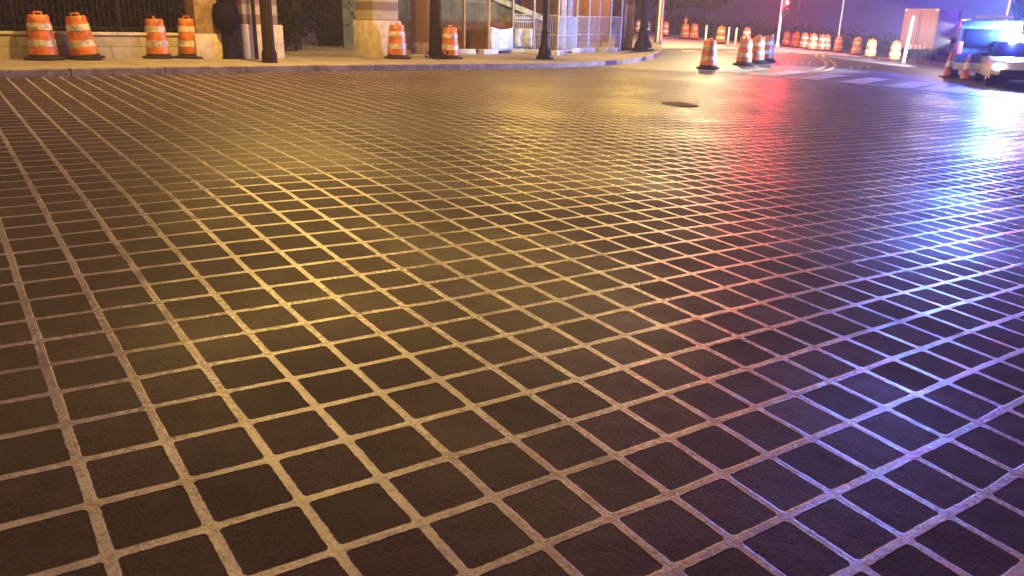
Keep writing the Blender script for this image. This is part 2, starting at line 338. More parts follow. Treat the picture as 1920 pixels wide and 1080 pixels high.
def strip(name, PA, PB, fa, fb, n, mat, bm=None):
    own = bm is None; bm = bm or bmesh.new(); prev = None
    for a, b in zip(PA, PB):
        cur = []
        for k in range(n+1):
            t = k/n; x = a[0]+(b[0]-a[0])*t; y = a[1]+(b[1]-a[1])*t
            cur.append(bm.verts.new((x, y, fa(x, y, t))))
        if prev:
            for k in range(n): bm.faces.new((prev[k], cur[k], cur[k+1], prev[k+1]))
        prev = cur
    return struct(bm, name, mat) if own else None
def offs(P, d):
    out = []
    for i, p in enumerate(P):
        t = (P[min(i+1, len(P)-1)]-P[max(i-1, 0)]).normalized(); out.append(p+Vector((-t.y, t.x))*d)
    return out
KF = catmull(KERB, 14); K0 = offs(KF, 0); K1 = offs(KF, .18); BL = catmull(BACK, 14)
# sidewalk: dense near the kerb
bm = bmesh.new(); prev = None; ts = [0, .01, .02, .03, .045, .06, .08, .1, .13, .17, .22, .3, .4, .5, .65, .8, 1]
for i in range(len(K1)):
    a, b = K1[i], BL[i]; cur = []
    for t in ts:
        p = a+(b-a)*t; d = (p-K1[i]).length
        cur.append(bm.verts.new((p.x, p.y, gz(p.x, p.y)+soff(d if t else .0))))
    if prev:
        for k in range(len(ts)-1): bm.faces.new((prev[k], cur[k], cur[k+1], prev[k+1]))
    prev = cur
struct(bm, 'sidewalk', M['walk'])
bm = bmesh.new(); prev = None
for i in range(len(K0)):
    a, b = K0[i], K1[i]; z = gz(a.x, a.y); zb = gz(b.x, b.y)
    c = a+(b-a)*.12; e = b
    cur = [bm.verts.new((a.x, a.y, z-.05)), bm.verts.new((a.x+(c.x-a.x)*.5, a.y+(c.y-a.y)*.5, z+.135)), bm.verts.new((c.x, c.y, z+.155)), bm.verts.new((e.x, e.y, zb+.153)), bm.verts.new((e.x, e.y, zb-.02))]
    if prev:
        for k in range(4): bm.faces.new((prev[k], cur[k], cur[k+1], prev[k+1]))
    prev = cur
ko = struct(bm, 'kerb', M['kerb'], False)
at_ = ko.data.attributes.new('run', 'FLOAT', 'POINT'); run = 0
for i in range(len(K0)):
    if i: run += (K0[i]-K0[i-1]).length
    for k in range(5): at_.data[i*5+k].value = run
# road markings, draped strips
def drape(name, quad, mat, off=.016, nu=10, nv=4, bm=None):
    p = [Vector(q) for q in quad]; own = bm is None; bm = bm or bmesh.new(); g = []
    for i in range(nu+1):
        a = p[0]+(p[1]-p[0])*i/nu; b = p[3]+(p[2]-p[3])*i/nu
        g.append([bm.verts.new((*(a+(b-a)*j/nv), gz(*(a+(b-a)*j/nv))+off)) for j in range(nv+1)])
    for i in range(nu):
        for j in range(nv): bm.faces.new((g[i][j], g[i+1][j], g[i+1][j+1], g[i][j+1]))
    return struct(bm, name, mat) if own else None
bm = bmesh.new(); o = Vector((7.2, 28.7))
for k in range(11):
    a = o+XW*(1.42*k); drape('', (a, a+XW*.78, a+XW*.78+XN*2.7, a+XN*2.7), M['paint'], bm=bm)
drape('', (o-XN*.30+XW*-.5, o-XN*.30+XW*18, o-XN*.05+XW*18, o-XN*.05+XW*-.5), M['paint'], nu=60, nv=2, bm=bm)
struct(bm, 'crosswalk_markings', M['paint'])
bm = bmesh.new()
for px in (1278, 1318, 1362, 1402, 1452, 1494, 1545):
    py = 97 + (px-1278)*.012
    a = at(px, py+2); b = at(px+27, py+2.4); c = at(px+27, py-2); d = at(px, py-2.4)
    drape('', (a.xy, b.xy, c.xy, d.xy), M['paint'], bm=bm)
struct(bm, 'far_crosswalk_markings', M['paint'])
bm = bmesh.new()
cl = [Vector(q) for q in ((16.6, 44.5), (15.27, 41.1), (14.41, 37.87), (13.2, 34.07), (12.0, 31.4), (11.0, 29.9), (9.2, 28.9))]
cl = catmull(cl, 8)
for s in (-.22, .12):
    A, B = offs(cl, s), offs(cl, s+.13); prev = None
    for a, b in zip(A, B):
        cur = [bm.verts.new((a.x, a.y, gz(*a)+.014)), bm.verts.new((b.x, b.y, gz(*b)+.014))]
        if prev: bm.faces.new((prev[0], cur[0], cur[1], prev[1]))
        prev = cur
struct(bm, 'double_yellow_lines', M['yellow'])
bm = bmesh.new()
for x0, y0, n, w in ((1462, 118, 5, 13), (1592, 126, 3, 16)):
    for k in range(n):
        px, py = x0+k*w, y0+k*.3
        a = at(px, py+3.2); b = at(px+4.5, py+3.2); c = at(px+8, py-3.2); d = at(px+3.5, py-3.2)
        drape('', (a.xy, b.xy, c.xy, d.xy), M['paint'], nu=2, nv=4, bm=bm)
struct(bm, 'lane_markings', M['paint'])
# utility cover in the paving
q = at(1268, 196)
mb = MB(); mb.lathe([(0, .012), (.36, .012), (.38, .006), (.40, .012), (.46, .012), (.48, 0)], n=28)
for k in range(-4, 5): mb.box((0, k*.07, .014), (2*math.sqrt(max(.01, .33**2-(k*.07)**2)), .03, .006))
cv = mb.build('utility_cover', plain('rusty_iron', (.15, .115, .09), .8, var=.4), loc=(q.x, q.y, q.z+.008)); tag(cv, 'dark round cast iron cover lying in the paving', 'manhole cover')

# ------------------------------------------------------------------ traffic barrels
def make_barrel():
    t = thing('traffic_barrel', '', 'traffic barrel', group='orange and white traffic barrels')
    prof = [(.30, .07), (.305, .10), (.295, .28), (.285, .285), (.28, .46), (.27, .465), (.262, .64), (.252, .645), (.245, .82), (.235, .825), (.225, .97), (.20, 1.0), (0, 1.0)]
    MB().lathe(prof, n=28).build('body', M['orange'], t)
    for z0, z1, r0, r1 in ((.30, .45, .2895, .2845), (.665, .81, .2605, .2505)):
        MB().lathe([(r0-.01, z0), (r0+.001, z0), (r1+.001, z1), (r1-.01, z1)], n=28).build('reflective_band', M['white'], t)
    MB().lathe([(.25, .0), (.42, 0), (.43, .03), (.40, .06), (.32, .075), (.31, .12), (.29, .12)], n=28).build('rubber_base', M['rubber'], t)
    mb = MB(); mb.box((0, 0, 1.055), (.20, .05, .035)); mb.box((-.085, 0, 1.02), (.035, .05, .06)); mb.box((.085, 0, 1.02), (.035, .05, .06))
    mb.build('handle', M['orange'], t, bevel=.008); return t
B0 = make_barrel(); bused = []
def barrel(px, py, label, side=True, h=None, rz=None, tilt=None, scale=1):
    q = ats(px, py) if side else at(px, py)
    loc = (q.x, q.y, q.z+(.0 if side else .012))
    rz = random.uniform(0, 3) if rz is None else rz
    if not bused:
        bused.append(1); B0.location = loc; B0.rotation_euler[2] = rz; B0['label'] = label; o = B0
    else: o = dup(B0, loc, rz, label, tilt)
    o.scale = (scale,)*3; return o
SIDE = [
 (84, 112, 'orange and white barrel nearest the left end of the low wall, half in shade', None, 1.0),
 (162, 112, 'leaning orange and white barrel, second from the left on the sidewalk', (0, R(-6)), 1.0),
 (297, 109, 'upright orange and white barrel, third from the left before the low wall', None, .97),
 (358, 109, 'orange and white barrel standing in front of the brown square pier', None, 1.0),
 (745, 110, 'bright orange and white barrel in front of the banded gate pier', None, 1.02),
 (844, 110, 'orange and white barrel beside the tree trunk by the brown ramp', None, 1.0),
]
for px, py, lb, ti, sc in SIDE: barrel(px, py, lb, True, tilt=ti, scale=sc)
ROAD = [
 (1327, 129, 'lone orange and white barrel standing on the road at the edge of the paving'),
 (1394, 122, 'nearest left barrel of the cluster of four in the road'),
 (1418, 118, 'second barrel of the cluster of four, overlapped by its neighbours'),
 (1436, 115, 'rightmost barrel of the cluster of four in the road'),
 (1398, 82, 'barrel standing some way behind the cluster of four'),
 (1246, 68, 'far barrel just right of the bright lamp pole'),
 (1283, 74, 'far barrel carrying an amber warning light on its top'),
 (1300, 75, 'far barrel right beside the one with a warning light'),
 (1350, 83, 'far barrel above the lone barrel on the road'),
 (1480, 80, 'leftmost far barrel below the grey rectangular sign'),
 (1489, 84, 'far barrel overlapping the one under the grey sign'),
 (1508, 86, 'third far barrel right of the cluster'),
 (1522, 90, 'brightly lit white looking barrel, fourth of the far right row'),
 (1534, 91, 'narrow barrel behind the brightly lit pair in the far right row'),
 (1545, 93, 'second brightly lit barrel of the far right row'),
 (1563, 98, 'dim red barrel at the foot of the bright roadside pole'),
 (1605, 104, 'dim barrel at the foot of the thin sign pole'),
 (1628, 109, 'dim purple barrel second from the box truck'),
 (1665, 117, 'dim purple barrel nearest the box truck'),
 (1196, 62, 'small far barrel left of the dark flared lamp post'),
 (1171, 56, 'tiny far barrel first right of the wire fence'),
 (1179, 57, 'tiny far barrel second right of the wire fence'),
 (1223, 63, 'tiny far barrel between the lamp post and the bright pole'),
]
FARP = {1480: (19.7, 59.8), 1489: (19.6, 57.6), 1508: (20.1, 57.2), 1522: (19.2, 53.0), 1534: (20.4, 54.6), 1545: (21.2, 56.0), 1563: (21.9, 55.6), 1605: (21.2, 50.9), 1628: (20.5, 47.2), 1665: (20.9, 45.0), 1171: (11.2, 84.0), 1179: (11.3, 81.5), 1223: (11.7, 74.0)}
for px, py, lb in ROAD:
    o = barrel(px, py, lb, False)
    if px in FARP: x, y = FARP[px]; o.location = (x, y, gz(x, y)+.012)
q = at(1283, 74)
t = thing('warning_light', 'small amber warning light standing on a far barrel', 'warning light', (q.x, q.y, q.z+1.08))
mb = MB(); mb.box((0, 0, .05), (.16, .08, .12)); mb.build('battery_case', M['yellow'], t, bevel=.01)
MB().tube((0, -.04, .20), (0, .04, .20), .09, n=20).build('lens', plain('amber_lens', (.5, .25, .05), .3), t)
# far delineator posts between barrels
d0 = None
for i, (px, py, lb) in enumerate(((1322, 82, 'thin white post behind the lone barrel'), (1364, 87, 'first of two thin white posts left of the barrel cluster'), (1378, 88, 'second of two thin white posts left of the barrel cluster'), (1444, 112, 'thin white post at the right edge of the barrel cluster'))):
    q = at(px, py)
    if d0 is None:
        t = thing('delineator_post', lb, 'road post', q, group='thin white road posts')
        MB().lathe([(.05, .03), (.055, .1), (.05, 1.0), (.03, 1.06), (0, 1.06)], n=12).build('post', M['conewht'], t)
        MB().lathe([(0, .0), (.18, 0), (.18, .03), (.06, .05)], n=16).build('rubber_foot', M['rubber'], t); d0 = t
    else: dup(d0, q, 0, lb)
# cones
def cone(px, py, label):
    q = at(px, py); t = thing('traffic_cone', label, 'traffic cone', (q.x, q.y, q.z+.014), group='traffic cones')
    mb = MB(); mb.lathe([(.17, .03), (.16, .05), (.028, .90), (.02, .91), (0, .91)], n=20); mb.build('cone_body', M['orange'], t)
    MB().lathe([(.113, .37), (.118, .37), (.080, .60), (.075, .60)], n=20).build('reflective_collar', M['conewht'], t)
    mb = MB(); mb.box((0, 0, .018), (.42, .42, .036)); mb.build('rubber_base', M['rubber'], t, bevel=.008)
cone(1775, 145, 'orange cone standing left of the dark van')
cone(1808, 150, 'pale lit cone standing in front of the dark van')
# ------------------------------------------------------------------ left side: wall, fence, piers, gate
KD = Vector((.682, .731)); KP = Vector((-.731, .682)); KA = math.atan2(KD.y, KD.x)       # along / away from the kerb
wa = ats(-40, 111.5).xy; wb = ats(448, 108.5).xy
KD2 = (wb-wa).normalized(); WA = math.atan2(KD2.y, KD2.x); KP2 = Vector((-KD2.y, KD2.x))
L = (wb-wa).length+4; wa = wa-KD2*4
zb = gz(*((wa+wb)/2))
t = thing('low_stone_wall', 'long low pale stone wall behind the leftmost barrels', 'wall', (wa.x, wa.y, gz(*wa)), WA)
mb = MB(); mb.box((L/2, .17, .22), (L, .30, .72)); mb.build('wall_body', M['stone'], t, bevel=.01)
mb = MB()
mb.box((L/2, .17, .615), (L, .38, .07)); mb.build('coping', M['lstone'], t, bevel=.012)
fence = thing('iron_fence', 'dark iron picket fence standing on the low stone wall', 'fence', (wa.x, wa.y, gz(*wa)+.65), WA)
nf = 0; mb = MB(); x = .1
for z in (.10, 1.05, 1.95): mb.box((L/2, .17, z), (L-.1, .045, .045))
mb.build('rail', M['black'], fence)
mb = MB()
while x < L-.6: mb.box((x, .17, 1.05), (.022, .022, 2.1)); mb.lathe([(.022, 0), (.0, .1)], (x, .17, 2.1), 6); x += .125
mb.build('picket_row', M['black'], fence)
for k in range(5):
    mb = MB(); mb.box((.2+k*(L-.9)/4, .10, 1.1), (.07, .07, 2.2)); mb.build('post', M['black'], fence, bevel=.006)
def pier(px, py, wpx, name, label, wbase, hbase, wsh, mat_sh, H=4.2, rz=None, cap=True):
    q = ats(px, py); t = thing(name, label, 'pier', (q.x, q.y, q.z-.02), WA if rz is None else rz)
    mb = MB(); mb.box((0, wbase/2, hbase/2), (wbase, wbase, hbase)); mb.build('base', M['lstone'], t, bevel=.04)
    mb = MB(); mb.box((0, wbase/2, hbase+(H-hbase)/2), (wsh, wsh, H-hbase)); mb.build('shaft', mat_sh, t, bevel=.015)
    mb = MB(); mb.box((0, wbase/2, H+.09), (wsh+.2, wsh+.2, .18)); mb.box((0, wbase/2, H+.24), (wsh+.05, wsh+.05, .12)); mb.build('cap', M['lstone'], t, bevel=.03)
    return t
pier(397, 110.5, 45, 'stone_pier', 'brown square pier on a pale base at the end of the low wall', .78, .66, .62, M['brownst'], 3.6)
pier(497, 109.5, 90, 'gate_pier', 'wide banded stone gate pier behind the dark lamp pole', 1.25, .92, 1.05, M['bandst'], 4.2)
pier(728, 108, 65, 'gate_pier', 'banded stone gate pier behind the bright barrel, right of the gate', 1.12, 1.15, .98, M['bandst'], 4.4)
# gate leaves, open inwards
def gate(px, py, rz, label, w=1.9, h=3.0):
    q = ats(px, py); t = thing('gate_leaf', label, 'gate', (q.x, q.y, q.z+.03), rz, 'open dark iron gate leaves')
    mb = MB(); mb.box((.04, 0, h/2), (.10, .10, h)); mb.box((w-.04, 0, h/2), (.07, .07, h))
    for z in (.1, .9, h-.15): mb.box((w/2, 0, z), (w, .05, .07))
    mb.build('frame', M['black'], t, bevel=.006)
    mb = MB(); mb.box((w/2, 0, .5), (w-.15, .012, .76)); mb.build('kick_panel', M['black'], t)
    mb = MB(); k = .12
    while k < w-.05: mb.box((k, 0, h/2), (.035, .035, h-.1)); k += .075
    mb.build('bars', M['black'], t)
gate(556, 97, R(100), 'dark gate leaf swung open beside the wide banded pier', 1.6)
gate(698, 91, R(172), 'dark gate leaf swung open left of the right hand gate pier', 2.2)
# tall dark lamp poles -------------------------------------------------
def tall_lamp(px, py, name, label, r, h, arm, mat, lamp_c, power, flare=False, head='cobra', size=.18, cone=150, walk=True, dirn=None):
    q = ats(px, py) if walk else at(px, py)
    t = thing(name, label, 'street lamp', (q.x, q.y, q.z-.01))
    mb = MB(); mb.lathe([(r*1.25, 0), (r*1.25, .25), (r, .35), (r*.75, h-.3), (r*.72, h)], n=16); mb.build('pole', mat, t)
    a = Vector(arm); e = Vector((a.x, a.y, h+a.z))
    mb = MB(); pts = [Vector((0, 0, h-.05)), Vector((a.x*.25, a.y*.25, h+a.z*.7)), Vector((a.x*.6, a.y*.6, h+a.z*.98)), e]
    for p0, p1 in zip(pts[:-1], pts[1:]): mb.tube(p0, p1, r*.45, r*.4, 8)
    mb.build('arm', mat, t)
    d = a.to_2d().normalized() if a.to_2d().length > .01 else Vector((0, 1)); az = math.atan2(d.y, d.x)
    mb = MB(); mb.box((0, 0, 0), (.75, .30, .16)); hd = mb.build('lamp_head', M['steel'], t, bevel=.05, loc=e+Vector((d.x*.3, d.y*.3, .06)), rz=az)
    MB().ball((0, 0, 0), .13, (1.5, 1, .4)).build('lamp_lens', emit(name+'_glow', lamp_c, 25), hd, loc=(0, 0, -.09))
    ld = bpy.data.lights.new('lamp_light', 'POINT'); ld.energy = power; ld.color = lamp_c; ld.shadow_soft_size = size
    lo = bpy.data.objects.new('lamp_light', ld); col.objects.link(lo); lo.location = Vector(t.location)+e+Vector((d.x*.3, d.y*.3, -.15))
    if dirn is not None: lo.rotation_euler = Vector(dirn).to_track_quat('-Z', 'Y').to_euler()
    return t
SOD = (1.0, .60, .12); WARM = (1.0, .78, .38); COOL = (1.0, .74, .72)
tall_lamp(506, 118, 'street_lamp', 'thick dark brown lamp pole rising from the sidewalk in front of the banded pier', .155, 7.2, (1.8, -2.2, .5), M['darkpost'], SOD, P_L1)
tall_lamp(1233, 85, 'street_lamp', 'tall pole with a bright lit right side beyond the kerb corner', .20, 6.6, (3.0, .3, .5), M['steel'], WARM, P_L2)
tall_lamp(1568, 97, 'street_lamp', 'thin bright pole among the far right barrels', .11, 6.5, (-1.5, .3, .4), M['steel'], COOL, P_L5, walk=False)
# the lamp over the near corner, outside the picture to the right: the source of the warm light on walls and barrels
t0 = thing('street_lamp', 'tall steel street lamp at the near right corner', 'street lamp', (9.5, 5.0, gz(9.5, 5.0)))
def near_lamp(t, h, arm, c, power):
    MB().lathe([(.16, 0), (.16, .3), (.12, .4), (.09, h)], n=16).build('pole', M['steel'], t)
    e = Vector((*arm, h+.5)); MB().tube((0, 0, h-.05), e, .05, .04, 8).build('arm', M['steel'], t)
    mb = MB(); mb.box((0, 0, .06), (.75, .3, .16)); hd = mb.build('lamp_head', M['steel'], t, bevel=.05, loc=e)
    MB().ball((0, 0, 0), .13, (1.5, 1, .4)).build('lamp_lens', emit('near_glow', c, 25), hd, loc=(0, 0, -.03))
    ld = bpy.data.lights.new('lamp_light', 'POINT'); ld.energy = power; ld.color = c; ld.shadow_soft_size = .2
    lo = bpy.data.objects.new('lamp_light', ld); col.objects.link(lo); lo.location = Vector(t.location)+e+Vector((0, 0, -.15))
near_lamp(t0, 10.0, (-2.5, 1.5), (1, .50, .17), P_L4)
t0 = thing('street_lamp', 'unseen steel lamp added to warm the left paving, beyond the picture edge', 'street lamp', (-13.2, 11.6, gz(-13.2, 11.6)+.1))  # unseen sodium lamp, added to spread warm light over the left paving
near_lamp(t0, 9.0, (1.6, -1.4), SOD, P_L6)
t0 = thing('street_lamp', 'tall street lamp behind the parked vehicles', 'street lamp', (25.2, 42.5, gz(25.2, 42.5)))
near_lamp(t0, 5.0, (-2.6, -.3), COOL, P_L3)
def redpoint(loc, power, c):
    ld = bpy.data.lights.new('globe_light', 'POINT'); ld.energy = power; ld.color = c; ld.shadow_soft_size = .2
    lo = bpy.data.objects.new('globe_light', ld); col.objects.link(lo); lo.location = loc
# ornamental dark lamp posts with flared bases
def orn(px, py, label, s=1.0):
    q = ats(px, py); t = thing('ornamental_lamp_post', label, 'lamp post', (q.x, q.y, q.z-.01), group='dark ornamental lamp posts')
    MB().lathe([(.30*s, 0), (.30*s, .10), (.24*s, .14), (.22*s, .3), (.15*s, .55), (.13*s, .9), (.15*s, .95), (.11*s, 1.0), (.10*s, 3.2), (.09*s, 4.6)], n=20).build('post', M['black'], t)
    MB().lathe([(.07, 4.6), (.14, 4.7), (.10, 4.78), (.21, 5.0), (.25, 5.2), (.17, 5.45), (.06, 5.55), (0, 5.7)], n=20).build('globe', emit('globe_glow', SOD, 9), t); o_ = redpoint(Vector(q)+Vector((0, 0, 5.95)), P_ORN, SOD)
orn(1021, 111, 'dark lamp post with a flared base in front of the wire fence', 1.05)
orn(1205, 95, 'thick dark lamp post with a wide flared base near the kerb corner', 1.8)
q = ats(482, 111); t = thing('sign_post', 'slim dark post standing just left of the thick dark lamp pole', 'post', q)
MB().lathe([(.055, 0), (.055, 3.2), (0, 3.22)], n=12).build('post', M['darkpost'], t)
mb = MB(); mb.box((0, -.07, 2.9), (.45, .015, .6)); mb.build('sign_plate', M['sign'], t)
# near-black solid standing in for a pole's shadow on the wall
q = ats(431, 110.5); t = thing('wall_shadow_solid', 'dark round headed solid standing in for a pole shadow on the low wall beside the brown pier', 'post', q)
MB().lathe([(.19, 0), (.19, .05), (.17, .08), (.16, .76), (.12, .80)], n=20).build('post', plain('shadow_purple_black', (.012, .008, .024), 1.0, spec=.0), t)
MB().lathe([(0, .70), (.20, .71), (.30, .80), (.33, .95), (.33, 1.28), (.29, 1.39), (.16, 1.44), (0, 1.45)], n=24).build('shadow_head', plain('shadow_blue_black', (.010, .006, .018), 1.0, spec=.0), t)
# tree trunk behind, plywood hoarding -----------------------------------
def leafcloud(mb, c, r, n, size):
    for _ in range(n):
        v = Vector((random.gauss(0, 1), random.gauss(0, 1), random.gauss(0, 1))).normalized()*(random.random()**.4)
        p = Vector(c)+Vector((v.x*r[0], v.y*r[1], v.z*r[2])); s = size*random.uniform(.5, 1.3)
        a = Vector((random.uniform(-1, 1), random.uniform(-1, 1), random.uniform(-1, 1))).normalized()*s; b = a.orthogonal().normalized()*s*.7
        vs = [mb.bm.verts.new(p+a), mb.bm.verts.new(p+b), mb.bm.verts.new(p-a), mb.bm.verts.new(p-b)]; mb.bm.faces.new(vs)
def make_tree(label, loc, r, h, cr, n, size, leafm, group=None, lean=0):
    t = thing('tree', label, 'tree', loc, random.uniform(0, 6), group)
    mb = MB(); pts = [Vector((0, 0, -.1)), Vector((lean*.3, 0, h*.3)), Vector((lean*.7, .1, h*.6)), Vector((lean, .1, h))]
    for i, (a, b) in enumerate(zip(pts[:-1], pts[1:])): mb.tube(a, b, r*(1.25-.25*i), r*(1.0-.22*i), 12)
    for k in range(6):
        an = k*1.05; mb.tube(pts[2], Vector((cos(an)*cr*.6, sin(an)*cr*.6, h*(1.0+.12*(k % 3)))), r*.45, r*.15, 7)
    mb.build('trunk', M['bark'], t)
    mb = MB()
    for k in range(11):
        an = k*2.4; rr = cr*.62*math.sqrt(k/11); leafcloud(mb, (cos(an)*rr+lean, sin(an)*rr, h*1.12+random.uniform(-.5, .9)*cr*.45), (cr*.42, cr*.42, cr*.33), n//11, size)
    mb.build('crown', leafm, t, smooth=False); return t
q = ats(817, 108); make_tree('dark tree trunk standing on the sidewalk left of the rightmost sidewalk barrel', q, .20, 4.6, 2.6, 2200, .10, M['leaf'])
mb = MB(); leafcloud(mb, (0, 0, .14), (.42, .35, .2), 160, .06); tag(mb.build('low_bush', M['leafd'], loc=ats(822, 111), smooth=False), 'small dark bush at the foot of the tree trunk', 'bush')
q = ats(790, 101); t = thing('plywood_hoarding', 'upright orange brown plywood box panel between the gate pier and the tree trunk', 'hoarding', q, R(15))
mb = MB(); mb.box((0, 0, 1.9), (.72, .05, 3.0)); mb.build('panel', M['plywood'], t)
for s in (-.33, .33):
    mb = MB(); mb.box((s, .06, 1.75), (.06, .07, 3.5)); mb.build('post', M['plywood'], t)
mb = MB(); mb.box((0, .02, .2), (.74, .10, .4)); mb.build('kick_board', M['brownst'], t, bevel=.01)
# ramp wall with sloping coping
a = ats(828, 99); b = ats(1021, 104); d = (b-a).xy; Lr = d.length; rz = math.atan2(d.y, d.x)
t = thing('ramp_wall', 'greenish brown ramp wall with a pale sloping coping behind the wire fence', 'wall', (a.x, a.y+1.6, min(a.z, b.z)), rz)
def zt(px, py, ref):  # height of a picture point at the distance of ref
    d = ray(px, py); s = ref.xy.length/Vector((d.x, d.y)).length; return (CAM+d*s).z
zr = zt(1020, 38, Vector((b.x, b.y+1.6, 0)))-min(a.z, b.z); zl = zt(838, -42, Vector((a.x, a.y+1.6, 0)))-min(a.z, b.z)
MB().prism([(-4, 0), (Lr, 0), (Lr, zr-.1), (-4, zl-.1+(zl-zr)/Lr*4)], 0, .35).build('wall_face', M['wallgrad'] if 'wallgrad' in M else M['green'], t, smooth=False)
s = (zl-zr)/Lr
MB().prism([(-4.0, zl-.1+s*4), (Lr+.08, zr-.1), (Lr+.08, zr+.12), (-4.0, zl+.12+s*4)], -.10, .45).build('coping', M['coping'], t, smooth=False)
mb = MB(); mb.box((Lr/2-1, -.05, .62), (Lr+2, .08, 1.25)); mb.build('lower_panel', M['brownwall'], t)
# wire construction fence: separate panels with posts, concrete feet
def panel(p, q, label, sheetm=None, hh=1.5, postm=None, posts=(1, 1)):
    d = (q-p).xy; w = d.length; rz = math.atan2(d.y, d.x)
    t = thing('fence_panel', label, 'fence', p, rz, 'temporary fence panels'); dz = q.z-p.z
    pm = postm or M['steelp']
    for k, on in zip((0, w-.04), posts):
        if on: MB().tube((k, 0, .0), (k, 0, 2.25), .036 if pm is not wood else .05, n=8).build('post', pm, t)
    mb = MB()
    for z in ((.12, .75, hh) if pm is not wood else (hh+.4,)): mb.tube((0, 0, z), (w, 0, z), .018 if pm is not wood else .004, n=6)
    x = .08
    while x < w-.04 and pm is not wood: mb.tube((x, 0, .12), (x, 0, hh), .012, n=4, caps=False); x += .085
    mb.build('mesh', M['steelp'], t)
    mb = MB(); mb.box((0, 0, .08), (.95, .30, .20)); mb.build('concrete_foot', M['conc'], t, bevel=.03)
    if sheetm:
        mb = MB(); n = 14
        g = []
        for i in range(n+1):
            u = i/n; sag = sheetm[2]*4*u*(1-u)
            g.append([mb.bm.verts.new((.06+u*(w-.12), -.04-.05*math.sin(u*9)-.02*math.sin(v*7+u*5), sheetm[0]+(sheetm[1]-sheetm[0])*v-sag*(.4+.6*v))) for v in [j/6 for j in range(7)]])
        for i in range(n):
            for j in range(6): mb.bm.faces.new((g[i][j], g[i+1][j], g[i+1][j+1], g[i][j+1]))
        o = mb.build('hung_sheet', M['sheet'], t); md = o.modifiers.new('s', 'SOLIDIFY'); md.thickness = .006
    return t
FP = [ats(*p) for p in ((870, 101), (916, 101), (961, 99.5), (1000, 101), (1045, 103), (1079, 98), (1102, 97), (1121, 96), (1142, 97), (1163, 96))]
wood = plain('weathered_timber', (.42, .24, .10), .8)
LB = ['fence panel with a timber post left of the white hung sheets', 'fence panel hung with a sagging pale sheet between two timber posts', 'fence panel with a white crumpled sheet left of the bright thin post', 'fence panel with silver mesh just left of the dark lamp post', 'fence panel directly right of the dark lamp post', 'third fence panel right of the dark lamp post, pale foot', 'middle panel of the receding fence run', 'fence panel before the last two of the run', 'last fence panel at the right end of the run']
for i in range(9):
    sh = {1: (.15, 1.02, .10), 2: (.25, .95, -.02)}.get(i)
    panel(FP[i], FP[i+1], LB[i], sh, 1.5, wood if i < 2 else None, (1, 0 if i < 8 else 1))
# stacked silver panels and pale slabs leaning by the fence
q = ats(982, 100); mb = MB()
for k in range(9): mb.box((0, -.05+.0*k, .1+k*.16), (.85, .05, .09))
t = thing('slatted_barrier', 'silver slatted barrier standing behind the thin bright post', 'barrier', (q.x, q.y+.35, q.z), R(20))
mb.build('slats', M['steelp'], t)
for s in (-.42, .42):
    mb = MB(); mb.box((s, .0, .75), (.05, .05, 1.5)); mb.build('post', M['steelp'], t)
q = ats(1050, 103); t = thing('steel_column', 'tall pale steel column left of the orange lit hoarding', 'column', (q.x+.1, q.y+.6, q.z), R(12))
mb = MB(); mb.box((0, 0, 2.0), (.22, .22, 4.0)); mb.build('shaft', M['steelp'], t, bevel=.02)
mb = MB(); mb.box((0, 0, .04), (.4, .4, .08)); mb.build('base_plate', M['steelp'], t, bevel=.01)
q = ats(1064, 101); t = thing('steel_column', 'second tall pale steel column beside the first', 'column', (q.x+.1, q.y+1.5, q.z), R(12))
mb = MB(); mb.box((0, 0, 2.0), (.24, .22, 4.0)); mb.build('shaft', M['steelp'], t, bevel=.02)
mb = MB(); mb.box((0, 0, .04), (.4, .4, .08)); mb.build('base_plate', M['steelp'], t, bevel=.01)
q = ats(1036, 98); t = thing('brown_booth', 'narrow brown booth with an ochre top behind the dark lamp post', 'booth', (q.x, q.y+1.4, q.z), R(10))
mb = MB(); mb.box((0, 0, 1.3), (.75, .75, 2.6)); mb.build('booth_wall', M['brownwall'], t, bevel=.01)
mb = MB(); mb.box((0, 0, 2.85), (.9, .9, .5)); mb.build('booth_roof', M['plywood'], t, bevel=.02)
q = ats(1093, 94); t = thing('orange_hoarding', 'long orange boarded hoarding seen above the receding fence', 'hoarding', (q.x, q.y+2.5, q.z), R(35))
for k in range(5):
    mb = MB(); mb.box((-.9+k*.62, 0, 1.35), (.60, .04, 2.1)); mb.build('board', M['orangeply'], t, bevel=.004)
for k in (-1.1, 0, 1.5):
    mb = MB(); mb.box((k, .06, 1.2), (.08, .08, 2.4)); mb.build('post', wood, t)
q = ats(1160, 95); t = thing('brown_cabinet', 'tall dark brown cabinet at the right end of the wire fence', 'cabinet', (q.x+.3, q.y+.7, q.z), R(40))
mb = MB(); mb.box((0, 0, 1.15), (.7, .5, 2.3)); mb.build('case', M['brownwall'], t, bevel=.02)
mb = MB(); mb.box((0, -.255, 1.1), (.6, .02, 1.9)); mb.build('door', M['brownst'], t, bevel=.004)
